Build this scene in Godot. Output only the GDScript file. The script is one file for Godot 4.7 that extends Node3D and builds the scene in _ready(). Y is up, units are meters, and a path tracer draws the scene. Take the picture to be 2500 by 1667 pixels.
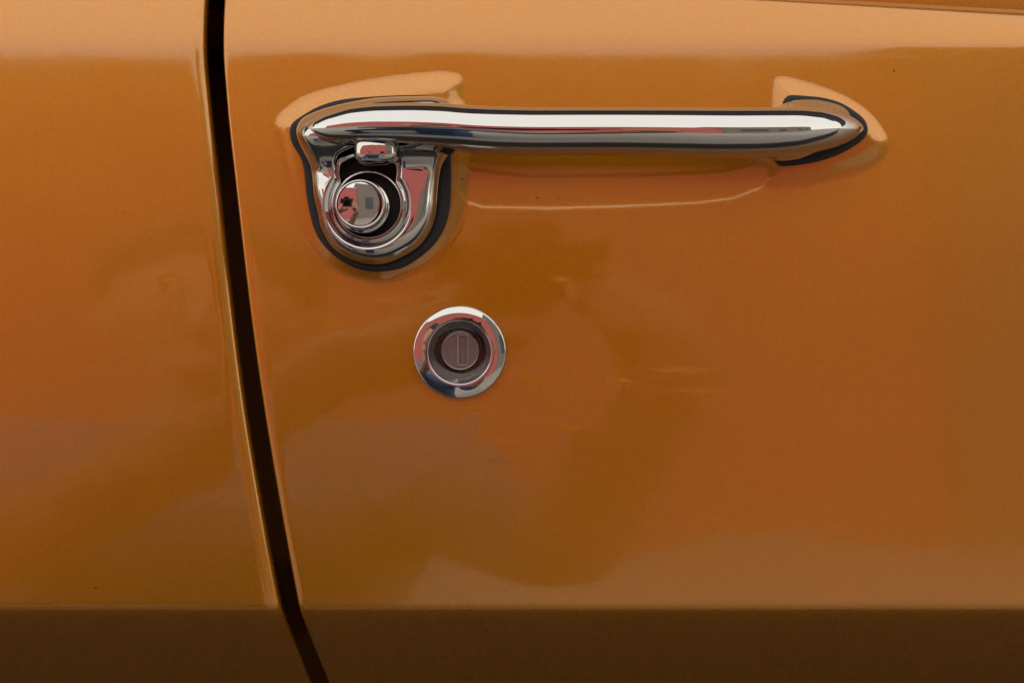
extends Node3D
# A close-up of a gold metallic car door: shut line, push-button handle, key lock.
# Drawing units of the panels are 0.135 mm; everything else is in millimetres in the frame of
# the door (x along the car, y up the panel, z out of it). The frame leans back by LEAN.

const LEAN := 14.0
const HEIGHT := 0.85
const MM := 0.001
const U := 0.135

var frame_basis := Basis(Vector3.RIGHT, deg_to_rad(-LEAN))
var car: Node3D
var M := {}

func V(x: float, y: float) -> Vector2:
	return Vector2(x, y)

func _ready() -> void:
	# ---- camera
	var to_camera := frame_basis * Vector3(0, 0, 1)
	var cam := Camera3D.new()
	cam.name = "camera"
	cam.transform = Transform3D(frame_basis, Vector3(0, HEIGHT, 0) + to_camera * 0.55)
	cam.fov = 23.12
	cam.near = 0.01
	cam.far = 400.0
	add_child(cam)
	cam.current = true
	# ---- sky, sun, exposure
	var env := Environment.new()
	env.background_mode = Environment.BG_SKY
	var sky_mat := ProceduralSkyMaterial.new()
	sky_mat.sky_top_color = Color(0.90, 0.89, 0.87)
	sky_mat.sky_horizon_color = Color(0.95, 0.925, 0.87)
	sky_mat.sky_curve = 0.25
	sky_mat.sky_energy_multiplier = 1.50
	sky_mat.ground_bottom_color = Color(0.3, 0.28, 0.26)
	sky_mat.ground_horizon_color = Color(0.6, 0.58, 0.55)
	sky_mat.sun_angle_max = 1.0
	var sky := Sky.new()
	sky.sky_material = sky_mat
	env.sky = sky
	env.ambient_light_source = Environment.AMBIENT_SOURCE_SKY
	env.tonemap_mode = Environment.TONE_MAPPER_LINEAR
	env.tonemap_exposure = 1.0
	env.sdfgi_enabled = true
	env.ssao_enabled = true
	env.ssil_enabled = true
	var we := WorldEnvironment.new()
	we.name = "world_environment"
	we.environment = env
	add_child(we)
	var sun := DirectionalLight3D.new()
	sun.name = "sun"
	sun.light_energy = 0.9
	sun.light_color = Color(1.0, 0.95, 0.87)
	sun.light_angular_distance = 0.6
	sun.shadow_enabled = true
	add_child(sun)
	sun.look_at_from_position(Vector3(-6, 9, -14), Vector3(0, 0, 0))   # from behind the car: its near side is in shade

	make_materials()
	make_street()
	make_car_shell()
	make_panels()
	make_handle()
	make_lock()
	for q in [[1127, 437, 0.5, 0.35], [1312, 482, 0.25, 0.5], [1363, 484, 0.2, 0.3], [216, 1444, 0.7, 0.25], [2183, 172, 0.4, 0.35], [1580, 1130, 0.3, 0.2], [2010, 620, 0.25, 0.25], [300, 520, 0.2, 0.25]]:
		chip(q[0], q[1], V(q[2], q[3]))

# ------------------------------------------------------------------ materials
func mat(color: Color, rough := 0.5, metal := 0.0) -> StandardMaterial3D:   # linear base colour
	var m := StandardMaterial3D.new()
	m.albedo_color = color.linear_to_srgb()
	m.roughness = rough
	m.metallic = metal
	return m

func grain(side: int, lo: float, hi: float, rng_seed: int) -> ImageTexture:
	var rng := RandomNumberGenerator.new()
	rng.seed = rng_seed
	var bytes := PackedByteArray()
	bytes.resize(side * side)
	for k in side * side:
		bytes[k] = int(255.0 * rng.randf_range(lo, hi))
	return ImageTexture.create_from_image(Image.create_from_data(side, side, false, Image.FORMAT_L8, bytes))

func flake_share(side: int, share: float, rng_seed: int) -> ImageTexture:   # red: metal or not, green: roughness
	var rng := RandomNumberGenerator.new()
	rng.seed = rng_seed
	var bytes := PackedByteArray()
	bytes.resize(side * side * 3)
	for k in side * side:
		var flake := rng.randf() < share
		bytes[k * 3] = 255 if flake else 0
		bytes[k * 3 + 1] = 255 if flake else 20
	return ImageTexture.create_from_image(Image.create_from_data(side, side, false, Image.FORMAT_RGB8, bytes))

func flake_normals(side: int, tilt: float, share: float, flake_seed: int, rng_seed: int) -> ImageTexture:
	var rng := RandomNumberGenerator.new()
	rng.seed = rng_seed
	var flakes := RandomNumberGenerator.new()
	flakes.seed = flake_seed   # the same flakes as flake_share
	var bytes := PackedByteArray()
	bytes.resize(side * side * 3)
	for k in side * side:
		var x := rng.randf_range(-1.7, 1.7) * tilt
		var y := rng.randf_range(-1.7, 1.7) * tilt
		if flakes.randf() >= share:
			x = 0.0
			y = 0.0
		bytes[k * 3] = int(round(127.5 + 127.5 * x))
		bytes[k * 3 + 1] = int(round(127.5 + 127.5 * y))
		bytes[k * 3 + 2] = 254
	return ImageTexture.create_from_image(Image.create_from_data(side, side, false, Image.FORMAT_RGB8, bytes))

func noise_tex(side: int, freq: float, a: Color, b: Color, rng_seed: int) -> NoiseTexture2D:
	var n := FastNoiseLite.new()
	n.seed = rng_seed
	n.frequency = freq
	n.fractal_octaves = 5
	var t := NoiseTexture2D.new()
	t.width = side
	t.height = side
	t.seamless = true
	t.noise = n
	var g := Gradient.new()
	g.set_color(0, a.linear_to_srgb())
	g.set_color(1, b.linear_to_srgb())
	t.color_ramp = g
	return t

func make_materials() -> void:
	var paint := mat(Color(0.46, 0.172, 0.003), 0.36, 1.0)
	paint.albedo_texture = grain(512, 0.78, 1.0, 11)
	var flakes := flake_share(1024, 0.62, 13)   # metal flakes in a smooth tinted binder
	paint.metallic_texture = flakes
	paint.metallic_texture_channel = BaseMaterial3D.TEXTURE_CHANNEL_RED
	paint.roughness_texture = flakes
	paint.roughness_texture_channel = BaseMaterial3D.TEXTURE_CHANNEL_GREEN
	paint.metallic_specular = 0.48
	paint.normal_enabled = true
	paint.normal_texture = flake_normals(1024, 0.08, 0.62, 13, 12)
	paint.normal_scale = 1.0
	paint.clearcoat_enabled = true
	paint.clearcoat = 1.0
	paint.clearcoat_roughness = 0.06
	M.paint = paint
	M.chrome = mat(Color(0.40, 0.392, 0.38), 0.025, 1.0)
	M.button = mat(Color(0.44, 0.43, 0.42), 0.045, 1.0)
	M.satin = mat(Color(0.36, 0.345, 0.34), 0.15, 1.0)
	M.worn = mat(Color(0.62, 0.58, 0.57), 0.3, 1.0)
	M.zinc = mat(Color(0.23, 0.185, 0.185), 0.38, 0.7)
	M.zinc.albedo_texture = grain(128, 0.7, 1.0, 21)
	M.zinc.uv1_triplanar = true
	M.zinc.uv1_scale = Vector3(0.06, 0.06, 0.06)
	M.rubber = mat(Color(0.014, 0.014, 0.015), 0.45)
	M.rubber.metallic_specular = 0.3
	M.socket = mat(Color(0.02, 0.02, 0.02), 0.35, 0.3)
	M.jamb = mat(Color(0.02, 0.02, 0.02), 0.8)
	M.trim = mat(Color(0.012, 0.012, 0.013), 0.9)
	M.body = mat(Color(0.40, 0.15, 0.012), 0.45)
	M.tyre = mat(Color(0.02, 0.02, 0.02), 0.8)
	var wall := mat(Color.WHITE, 0.85)
	wall.albedo_texture = noise_tex(512, 0.02, Color(0.36, 0.088, 0.084), Color(0.44, 0.11, 0.106), 3)
	wall.uv1_triplanar = true
	wall.uv1_world_triplanar = true
	wall.uv1_scale = Vector3(0.3, 0.3, 0.3)
	M.wall = wall
	M.pale = mat(Color(0.17, 0.14, 0.125), 0.85)
	M.beige = mat(Color(0.55, 0.47, 0.36), 0.85)
	M.window = mat(Color(0.03, 0.04, 0.05), 0.05)
	var road := mat(Color.WHITE, 0.9)
	road.albedo_texture = noise_tex(512, 0.03, Color(0.085, 0.075, 0.066), Color(0.13, 0.117, 0.105), 5)
	road.uv1_triplanar = true
	road.uv1_world_triplanar = true
	road.uv1_scale = Vector3(0.4, 0.4, 0.4)
	M.road = road
	var slab := mat(Color.WHITE, 0.9)
	slab.albedo_texture = noise_tex(512, 0.03, Color(0.24, 0.222, 0.20), Color(0.33, 0.307, 0.28), 6)
	slab.uv1_triplanar = true
	slab.uv1_world_triplanar = true
	slab.uv1_scale = Vector3(0.4, 0.4, 0.4)
	M.slab = slab
	M.skin = mat(Color(0.50, 0.27, 0.19), 0.5)
	M.hair = mat(Color(0.012, 0.009, 0.008), 0.5)
	M.black = mat(Color(0.012, 0.012, 0.013), 0.4)
	M.lens = mat(Color(0.006, 0.006, 0.01), 0.03)
	var figure := mat(Color.WHITE, 0.8)
	figure.vertex_color_use_as_albedo = true
	M.figure = figure

# ------------------------------------------------------------------ mesh helpers
func grid(pts: PackedVector3Array, rows: int, cols: int, wrap := false, flip := false, uv_scale := 0.0, hole := Vector3.ZERO) -> ArrayMesh:   # hole: x, y and radius left open
	var nrm := PackedVector3Array()
	nrm.resize(rows * cols)
	var uvs := PackedVector2Array()
	uvs.resize(rows * cols)
	for i in rows:
		for j in cols:
			var jp := (j + 1) % cols if wrap else mini(j + 1, cols - 1)
			var jm := (j - 1 + cols) % cols if wrap else maxi(j - 1, 0)
			var ip := mini(i + 1, rows - 1)
			var im := maxi(i - 1, 0)
			var n := (pts[i * cols + jp] - pts[i * cols + jm]).cross(pts[ip * cols + j] - pts[im * cols + j])
			if n.length_squared() < 1e-20:
				n = (pts[ip * cols + jp] - pts[ip * cols + jm]).cross(pts[ip * cols + j] - pts[im * cols + j])
			if n.length_squared() < 1e-20:
				n = (pts[im * cols + jp] - pts[im * cols + jm]).cross(pts[ip * cols + j] - pts[im * cols + j])
			nrm[i * cols + j] = n.normalized() * (-1.0 if flip else 1.0)
			var p := pts[i * cols + j]
			uvs[i * cols + j] = Vector2(p.x, -p.y) * uv_scale if uv_scale > 0.0 else Vector2(float(j) / cols, float(i) / rows)
	var idx := PackedInt32Array()
	for i in rows - 1:
		for j in (cols if wrap else cols - 1):
			var a := i * cols + j
			var b := i * cols + (j + 1) % cols
			var c := a + cols
			var d := b + cols
			if hole.z > 0.0 and Vector2(pts[a].x - hole.x, pts[a].y - hole.y).length() < hole.z:
				continue
			if flip:
				idx.append_array([a, b, d, a, d, c])
			else:
				idx.append_array([a, d, b, a, c, d])
	return arrays_mesh(pts, nrm, uvs, idx)

func arrays_mesh(pts: PackedVector3Array, nrm: PackedVector3Array, uvs: PackedVector2Array, idx: PackedInt32Array) -> ArrayMesh:
	var arr := []
	arr.resize(Mesh.ARRAY_MAX)
	arr[Mesh.ARRAY_VERTEX] = pts
	arr[Mesh.ARRAY_NORMAL] = nrm
	arr[Mesh.ARRAY_TEX_UV] = uvs
	arr[Mesh.ARRAY_INDEX] = idx
	if uvs.size() == pts.size():
		var tangents := PackedFloat32Array()
		tangents.resize(pts.size() * 4)
		for k in pts.size():
			var t := (Vector3.RIGHT - nrm[k] * nrm[k].x).normalized()
			tangents[k * 4] = t.x
			tangents[k * 4 + 1] = t.y
			tangents[k * 4 + 2] = t.z
			tangents[k * 4 + 3] = 1.0
		arr[Mesh.ARRAY_TANGENT] = tangents
	var m := ArrayMesh.new()
	m.add_surface_from_arrays(Mesh.PRIMITIVE_TRIANGLES, arr)
	return m

func put(called: String, mesh: Mesh, material: Material, parent: Node3D, label := "") -> MeshInstance3D:
	var o := MeshInstance3D.new()
	o.name = called
	o.mesh = mesh
	o.material_override = material
	if label != "":
		o.set_meta("label", label)
	parent.add_child(o, true)
	return o

func thing(called: String, label: String, category: String, at := Vector3.ZERO) -> Node3D:
	var o := Node3D.new()
	o.name = called
	o.set_meta("label", label)
	o.set_meta("category", category)
	o.position = at
	add_child(o, true)
	return o

func box(at: Vector3, size: Vector3) -> BoxMesh:
	var b := BoxMesh.new()
	b.size = size
	return b

func put_box(called: String, lo: Vector3, hi: Vector3, material: Material, parent: Node3D) -> MeshInstance3D:
	var b := BoxMesh.new()
	b.size = hi - lo
	var o := put(called, b, material, parent)
	o.position = (lo + hi) * 0.5
	return o

func smooth_closed(p: Array, each: int) -> PackedVector2Array:
	var out := PackedVector2Array()
	var n := p.size()
	for i in n:
		var a: Vector2 = p[(i - 1 + n) % n]
		var b: Vector2 = p[i]
		var c: Vector2 = p[(i + 1) % n]
		var d: Vector2 = p[(i + 2) % n]
		for k in each:
			out.append(b.cubic_interpolate(c, a, d, float(k) / each))
	return out

func area2(p: PackedVector2Array) -> float:
	var s := 0.0
	for i in p.size():
		s += p[i].cross(p[(i + 1) % p.size()])
	return s

func inset(p: PackedVector2Array, d: float) -> PackedVector2Array:   # towards the inside of a clockwise or anticlockwise outline
	var s := signf(area2(p))
	var out := PackedVector2Array()
	var n := p.size()
	for i in n:
		var t := (p[(i + 1) % n] - p[(i - 1 + n) % n]).normalized()
		out.append(p[i] + Vector2(-t.y, t.x) * d * s)
	return out

# rings of an outline: each step is (inset, height); the last one is closed by a fan
func stacked(outline: PackedVector2Array, steps: Array, cap := true) -> ArrayMesh:
	var n := outline.size()
	var pts := PackedVector3Array()
	for s in steps:
		for q in inset(outline, s[0]):
			pts.append(Vector3(q.x, q.y, s[1]))
	var rows := steps.size()
	if cap:
		var mid := Vector3.ZERO
		for j in n:
			mid += pts[(rows - 1) * n + j]
		mid /= n
		for k in [0.5, 0.02]:
			for j in n:
				pts.append(mid.lerp(pts[(steps.size() - 1) * n + j], k))
			rows += 1
	return grid(pts, rows, n, true, area2(outline) > 0.0)

func lathe(center: Vector2, profile: Array, seg := 128) -> ArrayMesh:   # profile: (radius, height) from outside in
	var pts := PackedVector3Array()
	for s in profile:
		for j in seg:
			var a := TAU * j / seg
			pts.append(Vector3(center.x + cos(a) * s[0], center.y + sin(a) * s[0], s[1]))
	return grid(pts, profile.size(), seg, true, true)

func rounded_profile(corners: Array, steps := 5) -> Array:   # (radius, height, rounding) corners to a smooth profile
	var out := []
	for i in corners.size():
		var c: Vector2 = Vector2(corners[i][0], corners[i][1])
		var r: float = corners[i][2] if corners[i].size() > 2 else 0.0
		if r <= 0.0 or i == 0 or i == corners.size() - 1:
			out.append([c.x, c.y])
			continue
		var a: Vector2 = Vector2(corners[i - 1][0], corners[i - 1][1])
		var b: Vector2 = Vector2(corners[i + 1][0], corners[i + 1][1])
		var p := c + (a - c).limit_length(minf(r, (a - c).length() * 0.49))
		var q := c + (b - c).limit_length(minf(r, (b - c).length() * 0.49))
		for k in steps + 1:
			var t := float(k) / steps
			var e := p.lerp(c, t).lerp(c.lerp(q, t), t)
			out.append([e.x, e.y])
	return out

func curve(table: Array, x: float) -> float:   # smooth interpolation of (x, y) pairs
	var n := table.size()
	if x <= table[0][0]:
		return table[0][1]
	if x >= table[n - 1][0]:
		return table[n - 1][1]
	var i := 0
	while table[i + 1][0] < x:
		i += 1
	var x0: float = table[i][0]
	var x1: float = table[i + 1][0]
	var y0: float = table[i][1]
	var y1: float = table[i + 1][1]
	var m0 := slope_at(table, i)
	var m1 := slope_at(table, i + 1)
	var h := x1 - x0
	var t := (x - x0) / h
	return (1 + 2 * t) * (1 - t) * (1 - t) * y0 + t * (1 - t) * (1 - t) * h * m0 + t * t * (3 - 2 * t) * y1 + t * t * (t - 1) * h * m1

func slope_at(table: Array, i: int) -> float:   # monotone: no overshoot
	if i == 0 or i == table.size() - 1:
		return 0.0
	var a: float = float(table[i][1] - table[i - 1][1]) / float(table[i][0] - table[i - 1][0])
	var b: float = float(table[i + 1][1] - table[i][1]) / float(table[i + 1][0] - table[i][0])
	return 0.0 if a * b <= 0.0 else 2.0 * a * b / (a + b)

# ------------------------------------------------------------------ street
func make_street() -> void:
	var road := put_box("road", Vector3(-150, -0.2, -150), Vector3(150, 0, 0.34), M.road, self)
	road.set_meta("kind", "structure")
	var pavement := put_box("pavement", Vector3(-150, -0.2, 0.34), Vector3(150, 0.11, 150), M.slab, self)
	pavement.set_meta("kind", "structure")
	var w := thing("rendered_wall", "long red rendered wall across the street, mirrored in the chrome", "wall", Vector3(0, 0.11, 7))
	put_box("wall_face", Vector3(-14, 0, 0), Vector3(1.95, 3.95, 0.4), M.wall, w)
	put_box("wall_coping", Vector3(-14.05, 3.95, -0.06), Vector3(1.95, 4.03, 0.46), M.beige, w)
	var b := thing("street_building", "dull brown building beside the red wall across the street", "building", Vector3(0, 0.11, 7.2))
	put_box("building_wall", Vector3(1.98, 0, 0), Vector3(16, 4.9, 5), M.pale, b)
	for k in 4:
		put_box("window", Vector3(3.2 + k * 3.0, 1.2, -0.05), Vector3(4.4 + k * 3.0, 2.8, 0.1), M.window, b)
	make_photographer()

# ------------------------------------------------------------------ the person holding the camera, seen in the button
const BLUE := Color(0.018, 0.045, 0.13)
const SKIN := Color(0.50, 0.26, 0.18)
const SHIRT := Color(0.11, 0.14, 0.22)
const SHOE := Color(0.03, 0.03, 0.03)
var bones := []

func bone(a: Vector3, b: Vector3, ra: float, rb: float, c: Color, k := 0.03) -> void:
	bones.append([a, b - a, ra, rb, c, k, (b - a).length_squared()])

func field(p: Vector3, used: Array) -> float:
	var d := 10.0
	for q in used:
		var ap: Vector3 = p - q[0]
		var t := 0.0
		if q[6] > 0.0:
			t = clampf(ap.dot(q[1]) / q[6], 0.0, 1.0)
		var e: float = (ap - q[1] * t).length() - lerpf(q[2], q[3], t)
		var k: float = q[5]
		var h := maxf(k - absf(d - e), 0.0) / k
		d = minf(d, e) - h * h * k * 0.25
	return d

func surface_net(lo: Vector3, hi: Vector3, cell: float) -> ArrayMesh:
	var span := 8
	var n := Vector3i((hi - lo) / (cell * span)) + Vector3i.ONE
	var verts := PackedVector3Array()
	var cols := PackedColorArray()
	var at := {}
	var sides := {}
	var reach := cell * span * 0.87
	for bx in n.x:
		for by in n.y:
			for bz in n.z:
				var o := Vector3i(bx, by, bz) * span
				var mid := lo + (Vector3(o) + Vector3.ONE * span * 0.5) * cell
				var used := []
				for q in bones:
					if field(mid, [q]) < reach + 0.05:
						used.append(q)
				if used.is_empty() or absf(field(mid, used)) > reach + 0.03:
					continue
				var f := PackedFloat32Array()
				for x in span + 1:
					for y in span + 1:
						for z in span + 1:
							f.append(field(lo + Vector3(o.x + x, o.y + y, o.z + z) * cell, used))
				var w := span + 1
				for x in span:
					for y in span:
						for z in span:
							var sum := Vector3.ZERO
							var hits := 0
							var g := []
							for k in 8:
								g.append(f[((x + (k & 1)) * w + y + ((k >> 1) & 1)) * w + z + ((k >> 2) & 1)])
							for k in 8:
								for axis in 3:
									var m := 1 << axis
									if k & m == 0 and (g[k] < 0.0) != (g[k | m] < 0.0):
										var t: float = g[k] / (g[k] - g[k | m])
										var p := Vector3(k & 1, (k >> 1) & 1, (k >> 2) & 1)
										p[axis] = t
										sum += p
										hits += 1
							if hits > 0:
								var key := Vector3i(o.x + x, o.y + y, o.z + z)
								var p := lo + (Vector3(key) + sum / hits) * cell
								at[key] = verts.size()
								sides[key] = [g[0] < 0.0, g[1] < 0.0, g[2] < 0.0, g[4] < 0.0]
								verts.append(p)
								var near := 1e9
								var c := BLUE
								for q in used:
									var e := field(p, [q])
									if e < near:
										near = e
										c = q[4]
								cols.append(c)
	var idx := PackedInt32Array()
	var nrm := PackedVector3Array()
	nrm.resize(verts.size())
	for key in at:
		var s: Array = sides[key]
		for axis in 3:
			if s[0] == s[axis + 1]:
				continue
			var u := Vector3i.ZERO
			var v := Vector3i.ZERO
			u[(axis + 1) % 3] = 1
			v[(axis + 2) % 3] = 1
			if not (at.has(key - u) and at.has(key - v) and at.has(key - u - v)):
				continue
			var q := [at[key], at[key - u], at[key - u - v], at[key - v]]
			if not s[0]:
				q.reverse()
			# clockwise from outside
			idx.append_array([q[0], q[2], q[1], q[0], q[3], q[2]])
			var nn := (verts[q[2]] - verts[q[0]]).cross(verts[q[3]] - verts[q[1]])
			for i in q:
				nrm[i] += nn
	for i in nrm.size():
		nrm[i] = nrm[i].normalized()
	var arr := []
	arr.resize(Mesh.ARRAY_MAX)
	arr[Mesh.ARRAY_VERTEX] = verts
	arr[Mesh.ARRAY_NORMAL] = nrm
	arr[Mesh.ARRAY_COLOR] = cols
	arr[Mesh.ARRAY_INDEX] = idx
	var mesh := ArrayMesh.new()
	mesh.add_surface_from_arrays(Mesh.PRIMITIVE_TRIANGLES, arr)
	return mesh

func hand(wrist: Vector3, palm_end: Vector3, fingers: Array, thumb: Array) -> void:
	bone(wrist, wrist.lerp(palm_end, 0.55), 0.026, 0.030, SKIN, 0.02)
	bone(wrist.lerp(palm_end, 0.45), palm_end, 0.030, 0.026, SKIN, 0.02)
	for f in fingers:
		for k in f.size() - 1:
			bone(f[k], f[k + 1], 0.0098 - 0.0008 * k, 0.009 - 0.0008 * k, SKIN, 0.006)
	for k in thumb.size() - 1:
		bone(thumb[k], thumb[k + 1], 0.012 - 0.001 * k, 0.011 - 0.001 * k, SKIN, 0.008)

func make_photographer() -> void:
	var who := thing("person", "person in blue shirt and jeans kneeling with raised camera, mirrored in the button", "person", Vector3(-0.02, 0, 0.9))
	var S := 1.0
	# torso
	bone(Vector3(-0.400, 0.790, 0.03), Vector3(-0.080, 0.790, 0.03), 0.075, 0.075, SHIRT, 0.06)
	bone(Vector3(-0.330, 0.680, 0.01), Vector3(-0.340, 0.420, 0.05), 0.115, 0.12, SHIRT, 0.06)
	bone(Vector3(-0.170, 0.680, 0.01), Vector3(-0.210, 0.420, 0.05), 0.115, 0.12, SHIRT, 0.06)
	# legs: the left knee raised, the right one on the ground
	bone(Vector3(-0.370, 0.380, 0.04), Vector3(-0.470, 0.486, -0.35), 0.10, 0.065, BLUE, 0.04)
	bone(Vector3(-0.470, 0.486, -0.35), Vector3(-0.460, 0.192, -0.28), 0.062, 0.045, BLUE, 0.03)
	bone(Vector3(-0.460, 0.151, -0.25), Vector3(-0.470, 0.143, -0.43), 0.045, 0.038, SHOE, 0.02)
	bone(Vector3(-0.180, 0.380, 0.04), Vector3(-0.160, 0.167, -0.27), 0.10, 0.068, BLUE, 0.04)
	bone(Vector3(-0.160, 0.167, -0.27), Vector3(-0.170, 0.167, 0.11), 0.062, 0.045, BLUE, 0.03)
	bone(Vector3(-0.170, 0.192, 0.14), Vector3(-0.170, 0.143, 0.07), 0.042, 0.036, SHOE, 0.02)
	# arms up to the camera
	bone(Vector3(-0.410, 0.780, 0.03), Vector3(-0.390, 0.690, -0.23), 0.058, 0.047, SHIRT, 0.04)
	bone(Vector3(-0.390, 0.690, -0.23), Vector3(-0.100, 0.900, -0.285), 0.042, 0.030, SKIN, 0.02)
	bone(Vector3(-0.070, 0.780, 0.03), Vector3(0.050, 0.700, -0.19), 0.058, 0.047, SHIRT, 0.04)
	bone(Vector3(0.050, 0.700, -0.19), Vector3(0.145, 0.910, -0.245), 0.042, 0.030, SKIN, 0.02)
	hand(Vector3(0.145, 0.915, -0.245), Vector3(0.105, 0.975, -0.27), [[Vector3(0.105, 0.995, -0.285), Vector3(0.085, 1.012, -0.295), Vector3(0.07, 1.014, -0.29)], [Vector3(0.112, 0.980, -0.290), Vector3(0.094, 0.985, -0.312), Vector3(0.075, 0.985, -0.314)], [Vector3(0.114, 0.962, -0.290), Vector3(0.096, 0.964, -0.312), Vector3(0.077, 0.964, -0.314)], [Vector3(0.116, 0.944, -0.288), Vector3(0.098, 0.945, -0.310), Vector3(0.080, 0.945, -0.312)]], [Vector3(0.120, 0.960, -0.245), Vector3(0.098, 0.985, -0.232), Vector3(0.075, 0.992, -0.232)])
	hand(Vector3(-0.10, 0.905, -0.285), Vector3(-0.035, 0.925, -0.315), [[Vector3(-0.035, 0.925, -0.335), Vector3(-0.030, 0.950, -0.352), Vector3(-0.028, 0.972, -0.350)], [Vector3(-0.025, 0.918, -0.330), Vector3(0.005, 0.930, -0.345), Vector3(0.030, 0.938, -0.340)], [Vector3(-0.022, 0.914, -0.315), Vector3(0.010, 0.924, -0.322), Vector3(0.034, 0.934, -0.318)], [Vector3(-0.020, 0.914, -0.298), Vector3(0.010, 0.922, -0.300), Vector3(0.030, 0.930, -0.298)]], [Vector3(-0.055, 0.935, -0.310), Vector3(-0.040, 0.965, -0.318), Vector3(-0.024, 0.985, -0.318)])
	# neck and head
	bone(Vector3(-0.240, 0.80, 0.080), Vector3(-0.240, 0.92, 0.010), 0.056, 0.052, SKIN, 0.03)
	bone(Vector3(-0.242, 1.035, -0.015), Vector3(-0.242, 1.03, -0.035), 0.088, 0.080, SKIN, 0.03)
	bone(Vector3(-0.242, 0.98, -0.050), Vector3(-0.242, 0.935, -0.075), 0.062, 0.034, SKIN, 0.03)
	bone(Vector3(-0.242, 1.005, -0.115), Vector3(-0.242, 0.975, -0.133), 0.010, 0.014, SKIN, 0.012)
	for e in [-1, 1]:
		bone(Vector3(-0.242 + e * 0.083, 1.015, -0.015), Vector3(-0.242 + e * 0.085, 0.985, -0.022), 0.017, 0.013, SKIN, 0.01)
	put("body", surface_net(Vector3(-0.58, -0.02, -0.50), Vector3(0.22, 1.16, 0.24), 0.009), M.figure, who)
	put("hair", pebble(Vector3(-0.242, 1.06, 0.0), Vector3(0.098, 0.088, 0.102), 0.9), M.hair, who)
	var c := thing("photo_camera", "black camera held up by the kneeling person", "camera")
	c.transform = Transform3D(frame_basis, Vector3(0, HEIGHT, 0) + frame_basis * Vector3(0, 0, 0.555))
	put_box("camera_body", Vector3(-0.062, -0.042, 0.065), Vector3(0.072, 0.045, 0.115), M.black, c)
	put_box("viewfinder_hump", Vector3(-0.025, 0.045, 0.07), Vector3(0.03, 0.066, 0.125), M.black, c)
	put("lens_barrel", lathe(Vector2.ZERO, [[0.031, 0.066], [0.031, 0.02], [0.035, 0.018], [0.035, 0.004], [0.033, 0.002], [0.029, 0.002], [0.028, 0.012]], 64), M.black, c)
	put("lens_glass", lathe(Vector2.ZERO, [[0.028, 0.012], [0.02, 0.010], [0.01, 0.0085], [0.0002, 0.008]], 64), M.lens, c)

func make_car_shell() -> void:
	car = thing("car", "orange gold metallic car seen close at its door, with chrome handle and lock", "car")
	put("cabin_interior", loft([[0.955, -0.05, -1.40, -0.95, 1.05], [1.33, -0.125, -1.30, -0.85, 0.85]]), M.trim, car)
	put("roof", loft([[1.325, -0.10, -1.34, -0.9, 0.9], [1.345, -0.095, -1.345, -0.9, 0.9], [1.37, -0.11, -1.33, -0.88, 0.88], [1.40, -0.20, -1.25, -0.8, 0.8], [1.42, -0.45, -1.0, -0.6, 0.6]]), M.body, car)
	put_box("underbody", Vector3(-1.9, 0.2, -1.6), Vector3(2.2, 0.92, -0.42), M.jamb, car)

func loft(levels: Array) -> ArrayMesh:   # (y, near z, far z, rear x, front x) slices joined into a closed block
	var st := SurfaceTool.new()
	st.begin(Mesh.PRIMITIVE_TRIANGLES)
	st.set_smooth_group(-1)
	var rings := []
	for l in levels:
		rings.append([Vector3(l[3], l[0], l[1]), Vector3(l[4], l[0], l[1]), Vector3(l[4], l[0], l[2]), Vector3(l[3], l[0], l[2])])
	for i in rings.size() - 1:
		for j in 4:
			var a: Vector3 = rings[i][j]
			var b: Vector3 = rings[i][(j + 1) % 4]
			var c: Vector3 = rings[i + 1][(j + 1) % 4]
			var d: Vector3 = rings[i + 1][j]
			for v in [a, c, b, a, d, c]:
				st.add_vertex(v)
	for r in [rings[0], [rings[-1][3], rings[-1][2], rings[-1][1], rings[-1][0]]]:
		for v in [r[0], r[1], r[2], r[0], r[2], r[3]]:
			st.add_vertex(v)
	st.generate_normals()
	return st.commit()

# ------------------------------------------------------------------ panels
# tilt of the panel in degrees (up positive) against the drawing's y, downwards
var tilt := [[-12, 60], [-2, 42], [8, 27], [30, 21], [60, 15], [90, 8], [112, 3], [126, 0.8], [150, 0.2], [300, -0.2], [500, -0.8], [833, -3.2], [1100, -4.8], [1300, -6.0], [1405, -6.9], [1440, -7.7], [1472, -8.8], [1483, -13], [1495, -28], [1509, -41], [1527, -47], [1560, -50], [1770, -51], [1900, -20], [2050, 40], [2700, 42], [3400, 10], [5200, -10]]
var z_table := PackedFloat32Array()
var ripple := FastNoiseLite.new()
var left_edge := [[-60, 497], [0, 497], [110, 498], [250, 509.5], [464, 533], [774, 566], [990, 592], [1218, 626], [1435, 662], [1488, 671.5], [1549, 682], [1610, 692], [1719, 709], [1800, 722], [5200, 1300]]
var right_edge := [[-60, 541], [0, 540.5], [110, 541.5], [250, 551], [464, 573.5], [774, 608.5], [990, 637], [1218, 672], [1435, 708], [1488, 717], [1549, 727.5], [1610, 738], [1719, 757], [1800, 770], [5200, 1350]]
var pad_left := [V(668, 300), V(700, 262), V(760, 228), V(900, 196), V(1040, 178), V(1100, 177), V(1130, 190), V(1134, 240), V(1150, 300), V(1150, 450), V(1125, 560), V(1060, 640), V(960, 690), V(870, 685), V(790, 645), V(730, 565), V(698, 450), V(678, 360)]
var pad_right := [V(1880, 260), V(1888, 205), V(1905, 188), V(1960, 198), V(2060, 231), V(2125, 272), V(2163, 318), V(2175, 348), V(2160, 390), V(2100, 425), V(1990, 452), V(1890, 464), V(1860, 445), V(1868, 400), V(1876, 330)]
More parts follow.
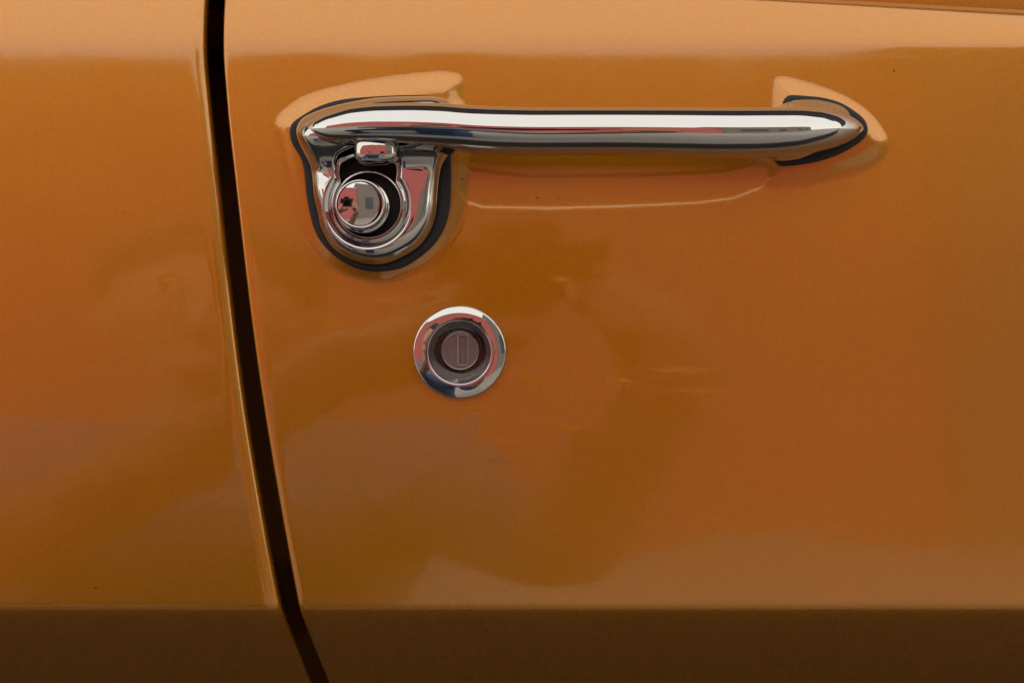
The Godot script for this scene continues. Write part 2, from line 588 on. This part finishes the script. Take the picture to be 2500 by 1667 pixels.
var scoop_outer := PackedVector2Array([V(1095, 300), V(1100, 430), V(1112, 470), V(1140, 498), V(1180, 509), V(1340, 512), V(1500, 508), V(1700, 499), V(1790, 488), V(1860, 462), V(1900, 420), V(1910, 300)])
var scoop_inner := PackedVector2Array([V(1130, 300), V(1136, 400), V(1150, 416), V(1190, 422), V(1290, 434), V(1400, 434), V(1600, 430), V(1760, 422), V(1830, 404), V(1842, 390), V(1846, 300)])
# x, y, half width, half height, height
var dents := [[1293, 934, 15, 4.5, 0.17], [1397, 1050, 17, 4, 0.19], [1520, 932, 14, 4, 0.17], [1170, 1005, 22, 4, 0.09], [1650, 912, 60, 8, 0.11], [1700, 962, 75, 8, 0.11], [1760, 1012, 85, 8, 0.10], [1230, 1082, 40, 6, 0.07], [420, 690, 20, 8, 0.12], [1370, 690, 20, 8, 0.13], [960, 738, 70, 7, 0.08], [780, 800, 60, 7, 0.07]]
var pl := PackedVector2Array()
var pr := PackedVector2Array()

func fill_profile() -> void:
	z_table.resize(5300)
	var z := 0.0
	for k in 5300:
		z_table[k] = z
		z += tan(deg_to_rad(curve(tilt, k - 60 + 0.5))) * U
	var base := z_table[330 + 60]
	for k in 5300:
		z_table[k] -= base

func z_profile(py: float) -> float:
	var k := clampf(py + 60.0, 0.0, 5298.0)
	var i := int(k)
	return lerpf(z_table[i], z_table[i + 1], k - i)

func edge_distance(p: Vector2, poly: PackedVector2Array) -> float:   # positive inside
	var best := 1e9
	var inside := false
	var n := poly.size()
	var b := poly[n - 1]
	for a in poly:
		var ab := b - a
		var t := clampf((p - a).dot(ab) / ab.length_squared(), 0.0, 1.0)
		best = minf(best, p.distance_squared_to(a + ab * t))
		if (a.y > p.y) != (b.y > p.y) and p.x < (b.x - a.x) * (p.y - a.y) / (b.y - a.y) + a.x:
			inside = not inside
		b = a
	return sqrt(best) * (1.0 if inside else -1.0)

func ramp(d: float, width: float) -> float:
	var t := clampf(d / width, 0.0, 1.0)
	return t * t * (3 - 2 * t)

func panel_height(px: float, py: float) -> float:
	var z := z_profile(py)
	var p := Vector2(px, py)
	if py > 120 and py < 720:
		if px > 600 and px < 1200:
			z += lerpf(2.6, 1.5, smoothstep(330.0, 600.0, py)) * ramp(edge_distance(p, pl), 52.0)
		elif px > 1820 and px < 2220:
			z += lerpf(2.6, 0.9, smoothstep(300.0, 420.0, py)) * ramp(edge_distance(p, pr), 52.0)
	z += 0.14 * ripple.get_noise_2d(px, py)
	z += 0.022 * ripple.get_noise_2d(px * 3.3 + 900.0, py * 4.2) * smoothstep(500.0, 900.0, py)   # pressed steel is never quite even
	if px > 1060 and px < 1940 and py > 280 and py < 540:   # the finger scoop behind the bar
		z -= 0.115 * ramp(edge_distance(p, scoop_outer), 9.0) + 0.10 * ramp(edge_distance(p, scoop_inner), 8.0)
	if py > 560 and py < 1130:   # small dents of a used door
		for d in dents:
			var dx: float = (px - d[0]) / d[2]
			var dy: float = (py - d[1]) / d[3]
			if dy > 0.0:
				dy /= 6.0   # steep above, running out below
			if absf(dx) < 3.5 and absf(dy) < 3.5:
				z += d[4] * exp(-0.5 * (dx * dx + dy * dy))
	return z

func top_line(px: float) -> float:
	return maxf(-4.0 + (px - 1900.0) * 0.053, -26.0) if px > 700 else -26.0

func rows_of() -> PackedFloat32Array:
	var r := PackedFloat32Array()
	var y := -16.0
	while y < 1750.0:
		r.append(y)
		if y < 30.0:
			y += 2.0
		elif y > 1474.0 and y < 1516.0:
			y += 1.5
		else:
			y += 5.0
	r.append(1775.0)
	r.append(1800.0)
	return r

# a skin panel: its columns start at the shut line, where the edge rolls inwards, and run in direction side
func panel(side: float, edge: Array, roll: Array, columns: PackedFloat32Array) -> ArrayMesh:
	var rows := rows_of()
	var pts := PackedVector3Array()
	var cols := roll.size() + columns.size()
	for y in rows:
		var e := curve(edge, y)
		for k in cols:
			var d := 0.0
			var drop := 0.0
			if k < roll.size():
				d = roll[k][0]
				drop = roll[k][1]
			else:
				d = columns[k - roll.size()]
			var px := e + side * d
			var z := panel_height(px, y) - drop
			var py := y + top_line(px) * clampf((110.0 - y) / 110.0, 0.0, 1.0)
			pts.append(Vector3((px - 1250.0) * U, (833.0 - py) * U, z))
	return grid(pts, rows.size(), cols, false, side < 0.0, 1.0 / 60.0, Vector3(-17.3, -3.4, 12.6 if side > 0.0 else 0.0))

func flange(edge: Array, side: float) -> ArrayMesh:   # the folded return behind the panel edge
	var rows := rows_of()
	var pts := PackedVector3Array()
	for y in rows:
		var e := curve(edge, y)
		for step in [[4.6, 1.5], [5.4, 2.5], [9.0, 36.0], [128.0, 160.0]]:   # hemmed: it turns back behind the skin
			var py := y + top_line(e) * clampf((110.0 - y) / 110.0, 0.0, 1.0)
			pts.append(Vector3((e + side * step[1] - 1250.0) * U, (833.0 - py) * U, panel_height(e, y) - step[0]))
	return grid(pts, rows.size(), 4, false, side < 0.0)

func in_frame(o: Node3D) -> void:
	o.transform = Transform3D(frame_basis.scaled(Vector3.ONE * MM), Vector3(0, HEIGHT, 0))

func make_panels() -> void:
	pl = smooth_closed(pad_left, 3)
	pr = smooth_closed(pad_right, 3)
	ripple.seed = 4
	ripple.frequency = 0.0016
	ripple.fractal_octaves = 2
	fill_profile()
	var columns := PackedFloat32Array()
	var d := 45.0
	while d < 2060.0:
		columns.append(d)
		d += 6.0
	columns.append_array([2100, 2300, 2700, 3400, 4500, 6000, 8000])
	var roll_door := [[0, 6.0], [0, 4.0], [0, 2.6], [0.6, 1.75], [2, 1.1], [4, 0.75], [7, 0.48], [11, 0.27], [16, 0.12], [22, 0.035], [30, 0.0], [37, 0.0]]
	in_frame(put("door", panel(1.0, right_edge, roll_door, columns), M.paint, car))
	var short := PackedFloat32Array()
	d = 55.0
	while d < 820.0:
		short.append(d)
		d += 6.0
	short.append_array([900, 1100, 1500, 2200, 3400, 5500, 8000])
	var roll_side := [[0, 6.0], [0, 4.2], [0, 3.2], [0.8, 2.5], [2.5, 1.9], [5, 1.4], [9, 0.95], [14, 0.6], [20, 0.33], [28, 0.13], [36, 0.03], [46, 0.0]]
	in_frame(put("rear_side_panel", panel(-1.0, left_edge, roll_side, short), M.paint, car))
	in_frame(put("edge_return", flange(right_edge, 1.0), M.body, car))
	in_frame(put("edge_return", flange(left_edge, -1.0), M.body, car))
	# the painted door pillar deep inside the gap
	var pts := PackedVector3Array()
	for k in 190:
		var y := -500.0 + k * 16.0
		var mid := (curve(left_edge, y) + curve(right_edge, y)) * 0.5
		for q in [-300.0, -90.0, 90.0, 300.0]:
			pts.append(Vector3((mid + q - 1250.0) * U, (833.0 - y) * U, z_profile(y) - 125.0))
	in_frame(put("door_pillar", grid(pts, 190, 4), M.body, car))
	# added unseen black flare under the painted panels, darkens what the crease mirrors
	pts = PackedVector3Array()
	var low := [1797, 1800, 1830, 1870, 1900, 1950, 2000, 2050, 2120, 2200, 2300, 2450, 2600, 2700, 2850, 3000, 3200, 3400, 3800, 4400, 5200]
	for i in low.size():
		for k in 60:
			pts.append(Vector3((-8000.0 + k * 340.0) * U, (833.0 - low[i]) * U, z_profile(low[i]) - (8.0 if i == 0 else 1.5)))
	in_frame(put("added_rocker_flare", grid(pts, low.size(), 60), M.trim, car))
	# the sill strip above the door
	pts = PackedVector3Array()
	var prof := [[-5, -5.0], [-7, -3.0], [-10, -2.2], [-17, -2.0], [-40, -1.85], [-70, -1.7], [-95, -3.0], [-110, -8.0], [-114, -16.0]]
	for s in prof:
		for k in 90:
			var px := -6000.0 + k * 160.0
			pts.append(Vector3((px - 1250.0) * U, (833.0 - (s[0] + top_line(px))) * U, z_profile(-8.0) + s[1]))
	in_frame(put("window_sill", grid(pts, prof.size(), 90, false, true, 1.0 / 60.0), M.paint, car))

# ------------------------------------------------------------------ door handle
# x, top, bottom, front, widest depth, back, foot top, foot bottom (millimetres)
var bar := [[-66.8, 67.9, 67.7, 16.5, 15.5, 15, 67.9, 67.7], [-65.5, 69.3, 66.3, 19, 16.5, 13, 69.3, 66.3], [-62.4, 71.2, 64.2, 22.5, 18, 11, 71.2, 64.2], [-57.9, 73.0, 62.7, 25.5, 18.5, 9, 73.0, 62.7], [-50.5, 74.8, 61.8, 28.5, 19.5, 8, 74.8, 61.8], [-41.4, 75.5, 61.2, 30.5, 20.4, 8, 75.5, 61.2], [-31.0, 75.6, 60.5, 32, 21.1, 8, 75.6, 60.5],
	[-21.9, 75.4, 59.8, 32.7, 21.1, 9, 75.4, 59.8], [-16.8, 75.0, 59.4, 33, 21.0, 12, 75.0, 59.4], [-10.3, 74.5, 59.0, 33, 21.5, 15.5, 74.5, 59.0], [-2.6, 74.1, 58.8, 33, 22.2, 17, 74.1, 58.8], [9.0, 73.8, 58.7, 33, 22.7, 17.2, 73.8, 58.7], [29.6, 73.8, 58.8, 33, 22.8, 17.2, 73.8, 58.8], [50.3, 73.8, 58.5, 33, 22.6, 17, 73.8, 58.5],
	[65.8, 73.9, 58.2, 32.3, 21.6, 16, 73.9, 58.2], [75.0, 74.1, 58.3, 31.2, 20.5, 14, 74.1, 58.3], [81.9, 74.3, 58.6, 30, 19.5, 10, 74.3, 58.6], [87.1, 74.5, 59.1, 28.5, 18.5, 4, 76.6, 58.3], [92.4, 74.7, 59.8, 26.5, 17, 1, 78.4, 58.9], [98.4, 74.8, 61.0, 23.2, 14.5, 1, 78.7, 60.4], [104.0, 74.4, 62.5, 19.2, 11.5, 1, 78.0, 61.8], [108.6, 73.6, 64.3, 15, 8.5, 1, 76.7, 63.7], [112.2, 72.4, 66.2, 11, 5.5, 1, 74.8, 65.7], [114.5, 71, 67.9, 7, 3.5, 1, 72.4, 67.4], [115.6, 69.9, 69.1, 4, 2.5, 1, 70.2, 68.8]]

func column_of(table: Array, k: int) -> Array:
	var out := []
	for r in table:
		out.append([r[0], r[k]])
	return out

func make_bar() -> ArrayMesh:
	var tracks := []
	for k in 8:
		tracks.append(column_of(bar, k))
	var rows := 260
	var seg := 120
	var pts := PackedVector3Array()
	for i in rows:
		var u := 0.5 - 0.5 * cos(PI * i / (rows - 1.0))
		u = lerpf(u, float(i) / (rows - 1.0), 0.35)
		var x := lerpf(-66.8, 115.6, u)
		var top := curve(tracks[1], x)
		var bot := curve(tracks[2], x)
		var front := curve(tracks[3], x)
		var wide := curve(tracks[4], x)
		var back := curve(tracks[5], x)
		var foot_top := curve(tracks[6], x)
		var foot_bottom := curve(tracks[7], x)
		var mid := (top + bot) * 0.5
		var half := (top - bot) * 0.5
		var foot := clampf((17.0 - back) / 10.0, 0.0, 1.0)   # square at the mounts, round in between
		for j in seg:
			var a := TAU * j / seg
			var c := cos(a)
			var s := sin(a)
			if s < 0.0:
				var e := lerpf(1.0, 0.35, foot)
				var deep := pow(-s, e)
				var flare := smoothstep(0.0, 0.55, deep)
				var m := lerpf(mid, (foot_top + foot_bottom) * 0.5, flare)
				var h := lerpf(half, (foot_top - foot_bottom) * 0.5, flare)
				pts.append(Vector3(x, m + h * signf(c) * pow(absf(c), e), wide - (wide - back) * deep))
			else:
				pts.append(Vector3(x, mid + half * c, wide + (front - wide) * s))
	return grid(pts, rows, seg, true, false)

func make_mount(outline: PackedVector2Array, hole: Vector2) -> ArrayMesh:
	var n := 240
	var outer := [[0.0, 1.5], [0.05, 3.0], [0.3, 5.5], [0.9, 8.2], [1.7, 10.4], [2.6, 12.0], [3.5, 13.1], [4.3, 13.7], [5.2, 14.05]]
	var inner := [[3.4, 14.5], [2.9, 14.5], [2.4, 14.35], [1.9, 14.0], [1.4, 13.4], [1.15, 13.1], [0.95, 13.1], [0.5, 13.45], [0.2, 13.5], [0.0, 13.25], [-0.15, 12.6], [-0.15, 8.0], [-0.15, 2.0]]
	var pts := PackedVector3Array()
	var edge := []
	var mouth := []
	for j in n:
		var a := TAU * j / n
		var dir := Vector2(cos(a), sin(a))
		var far := 40.0
		for k in outline.size():
			var hit = Geometry2D.segment_intersects_segment(hole, hole + dir * 120.0, outline[k], outline[(k + 1) % outline.size()])
			if hit != null:
				far = hole.distance_to(hit)
		edge.append(far)
		var up := absf(wrapf(a - PI / 2, -PI, PI))
		mouth.append(11.2 + 4.6 * (1.0 - smoothstep(0.55, 0.95, up)))
	for s in outer:
		for j in n:
			var dir := Vector2(cos(TAU * j / n), sin(TAU * j / n))
			var p: Vector2 = hole + dir * (edge[j] - s[0] * (1.0 + 1.1 * skirt(hole + dir * edge[j])))
			pts.append(Vector3(p.x, p.y, s[1] * tall(p)))
	var between := 16
	for m in between:
		for j in n:
			var dir := Vector2(cos(TAU * j / n), sin(TAU * j / n))
			var t := (m + 1.0) / (between + 1.0)
			var start: float = edge[j] - 5.2 * (1.0 + 1.1 * skirt(hole + dir * edge[j]))
			var p := hole + dir * lerpf(start, mouth[j] + 3.4, t)
			pts.append(Vector3(p.x, p.y, lerpf(14.05, 14.5, sin(t * PI / 2)) * tall(p)))
	for s in inner:
		for j in n:
			var dir := Vector2(cos(TAU * j / n), sin(TAU * j / n))
			var p: Vector2 = hole + dir * (mouth[j] + s[0])
			pts.append(Vector3(p.x, p.y, s[1] * lerpf(1.0, tall(p), clampf(s[0] / 3.0, 0.0, 1.0))))
	return grid(pts, outer.size() + between + inner.size(), n, true, true)

func tall(p: Vector2) -> float:   # the mount stands higher where it carries the bar
	return 1.0 + 0.6 * smoothstep(55.0, 67.0, p.y)

func skirt(p: Vector2) -> float:   # its left shoulder runs out wider
	return smoothstep(50.0, 61.0, p.y) * smoothstep(-42.0, -60.0, p.x)

func make_handle() -> void:
	var h := Node3D.new()
	h.name = "door_handle"
	h.set_meta("label", "chrome pull handle with a round push button at its left end")
	car.add_child(h)
	in_frame(h)
	var foot := smooth_closed([V(-21.5, 79.1), V(-32.0, 79.7), V(-43.6, 79.3), V(-54.1, 78.1), V(-62.5, 75.9), V(-68.2, 73.1), V(-70.4, 70.4), V(-70.7, 67.6), V(-69.9, 64.8), V(-68.2, 60.9), V(-66.7, 57.2), V(-65.9, 52.4), V(-65.4, 47.0), V(-64.2, 41.7), V(-63.1, 36.8), V(-60.2, 31.6), V(-56.3, 27.9), V(-51.3, 25.4), V(-45.5, 24.3), V(-39.9, 24.9), V(-34.4, 27.2), V(-29.7, 30.4), V(-26.6, 34.1), V(-24.4, 38.5), V(-23.4, 43.5), V(-22.9, 49.9), V(-22.1, 56.4), V(-20.1, 62.0), V(-18.9, 68.7), V(-19.4, 75.5)], 4)
	var seal_left := smooth_closed([V(-22.3, 79.6), V(-25.1, 80.2), V(-34.0, 80.6), V(-45.9, 80.1), V(-55.9, 79.1), V(-63.1, 77.0), V(-68.2, 74.2), V(-71.6, 71.8), V(-72.8, 69.5), V(-72.6, 66.7), V(-71.6, 64.0), V(-69.5, 60.6), V(-68.3, 56.8), V(-67.7, 51.0), V(-67.1, 46.1), V(-65.5, 38.9), V(-63.1, 33.4), V(-58.4, 28.2), V(-52.2, 24.4), V(-46.7, 23.0), V(-41.5, 23.0), V(-35.3, 24.4), V(-29.8, 27.9), V(-25.4, 31.9), V(-22.0, 37.5), V(-20.3, 44.2), V(-19.9, 51.6), V(-19.9, 60.8), V(-19.5, 71.6), V(-20.1, 77.6)], 4)
	var seal_right := smooth_closed([V(88.7, 77.6), V(89.5, 79.6), V(91.3, 80.6), V(95.7, 80.4), V(101.6, 79.8), V(107.2, 78.3), V(111.8, 75.7), V(115.2, 72.9), V(116.5, 70.1), V(116.2, 67.8), V(113.9, 65.2), V(108.5, 61.9), V(101.6, 59.3), V(93.9, 57.8), V(88.5, 57.6), V(86.7, 58.7), V(85.9, 60.3), V(86.2, 64.8), V(87.5, 71.6)], 4)
	var steps := [[0.15, 1.0], [0.0, 2.6], [0.0, 3.9], [0.15, 4.4], [0.45, 4.75], [0.9, 4.9], [1.5, 4.9]]
	put("gasket", stacked(seal_left, steps), M.rubber, h, "black rubber gasket under the button end of the handle")
	put("gasket", stacked(seal_right, steps), M.rubber, h, "black rubber gasket under the right end of the handle")
	var hole := V(-46.3, 44.0)
	put("mount", make_mount(foot, hole), M.chrome, h)
	put("grip_bar", make_bar(), M.chrome, h)
	put("button_socket", lathe(hole, [[16.0, 2.4], [12.0, 2.5], [8.0, 2.5], [0.05, 2.5]]), M.socket, h)
	put("socket_ring", lathe(hole, rounded_profile([[11.3, 4.0], [11.3, 12.2, 0.4], [10.5, 12.6, 0.4], [10.1, 12.0, 0.4], [10.0, 3.0]])), M.chrome, h)
	var b := V(-47.9, 43.3)
	put("button_collar", lathe(b, rounded_profile([[8.7, 2.6], [8.7, 15.5, 0.8], [8.0, 15.8]])), M.chrome, h)
	put("push_button", lathe(b, rounded_profile([[8.0, 2.6], [8.0, 23.6, 0.9], [7.4, 24.1, 0.5], [7.0, 23.7, 0.3], [6.9, 22.9, 0.2], [6.7, 22.5]])), M.chrome, h)
	var dome := []
	for k in 25:
		var r := 6.95 * (1.0 - k / 24.0) + 0.01
		dome.append([r, sqrt(38.0 * 38.0 - r * r) - 38.0])
	var face := put("button_face", lathe(Vector2.ZERO, dome, 96), M.button, h)
	face.transform = Transform3D(Basis(Vector3.UP, deg_to_rad(12.0)) * Basis(Vector3.RIGHT, deg_to_rad(5.0)), Vector3(b.x, b.y, 23.7))
	put("latch_tab", pebble(Vector3(-43.0, 60.8, 17.5), Vector3(7.3, 4.9, 8.2), 0.6), M.chrome, h)

func pebble(at: Vector3, half: Vector3, e: float) -> ArrayMesh:   # a block with rounded sides
	var rows := 40
	var seg := 64
	var pts := PackedVector3Array()
	for i in rows:
		var v := PI * i / (rows - 1.0)
		for j in seg:
			var a := TAU * j / seg
			var sv := pow(maxf(sin(v), 1e-5), e)
			pts.append(at + Vector3(half.x * signf(cos(a)) * pow(absf(cos(a)), e) * sv, half.y * signf(sin(a)) * pow(absf(sin(a)), e) * sv, -half.z * signf(cos(v)) * pow(absf(cos(v)), e)))
	return grid(pts, rows, seg, true, false)

# ------------------------------------------------------------------ lock
func make_lock() -> void:
	var k := Node3D.new()
	k.name = "door_lock"
	k.set_meta("label", "round chrome key lock below the handle")
	car.add_child(k)
	var z0 := z_profile(858.0)
	k.transform = Transform3D(frame_basis * Basis(Vector3.RIGHT, deg_to_rad(4.5)), Vector3(0, HEIGHT, 0) + frame_basis * Vector3(-17.3, -3.4, z0 + 0.5) * MM).scaled_local(Vector3.ONE * MM)
	var c := V(0, 0)
	var z := 0.0
	put("lock_ring", lathe(c, rounded_profile([[15.35, z - 2.4], [15.4, z + 1.2, 0.2], [15.1, z + 1.8, 0.35], [13.2, z + 2.25, 0.9], [11.2, z + 2.5, 0.4], [10.7, z + 2.5]])), M.chrome, k)
	var bowl := rounded_profile([[10.7, z + 2.5], [10.35, z + 2.35, 0.5], [9.6, z + 0.6, 1.6], [7.4, z - 4.4, 1.6], [6.3, z - 5.2, 0.6], [6.2, z - 5.4]], 8)
	put("lock_bowl", lathe(c, bowl), M.satin, k)
	put("lock_rim", lathe(c, rounded_profile([[6.3, z - 5.3], [6.28, z - 3.65, 0.15], [6.05, z - 3.65, 0.15], [6.0, z - 4.2]], 4)), M.chrome, k)
	# the plug with its keyway cut into it
	var plug := CSGCombiner3D.new()
	plug.name = "lock_plug"
	k.add_child(plug)
	var cyl := CSGCylinder3D.new()
	cyl.radius = 6.02
	cyl.height = 4.0
	cyl.sides = 96
	cyl.rotation_degrees.x = 90
	cyl.position = Vector3(c.x, c.y, z - 5.8)
	cyl.material = M.zinc
	plug.add_child(cyl)
	var cut := CSGBox3D.new()
	cut.operation = CSGShape3D.OPERATION_SUBTRACTION
	cut.size = Vector3(3.0, 9.9, 1.9)
	cut.position = Vector3(c.x + 0.95, c.y + 0.3, z - 3.8)
	cut.material = M.zinc
	plug.add_child(cut)
	# worn bright edges of the keyway
	for e in [[-0.62, 0.3, 0.22, 10.1], [2.52, 0.3, 0.12, 10.1], [0.95, 5.3, 3.2, 0.12], [0.95, -4.72, 3.2, 0.18]]:
		var strip := BoxMesh.new()
		strip.size = Vector3(e[2], e[3], 0.12)
		var o := put("keyway_edge", strip, M.worn, k)
		o.position = Vector3(c.x + e[0], c.y + e[1], z - 3.78)

func chip(px: float, py: float, size: Vector2) -> void:   # paint chipped down to the dark primer
	var o := put("paint_chip", pebble(Vector3.ZERO, Vector3(size.x, size.y, 0.06), 1.0), M.socket, car)
	in_frame(o)
	o.transform = o.transform * Transform3D(Basis(Vector3.BACK, px * 0.7), Vector3((px - 1250.0) * U, (833.0 - py) * U, panel_height(px, py)))
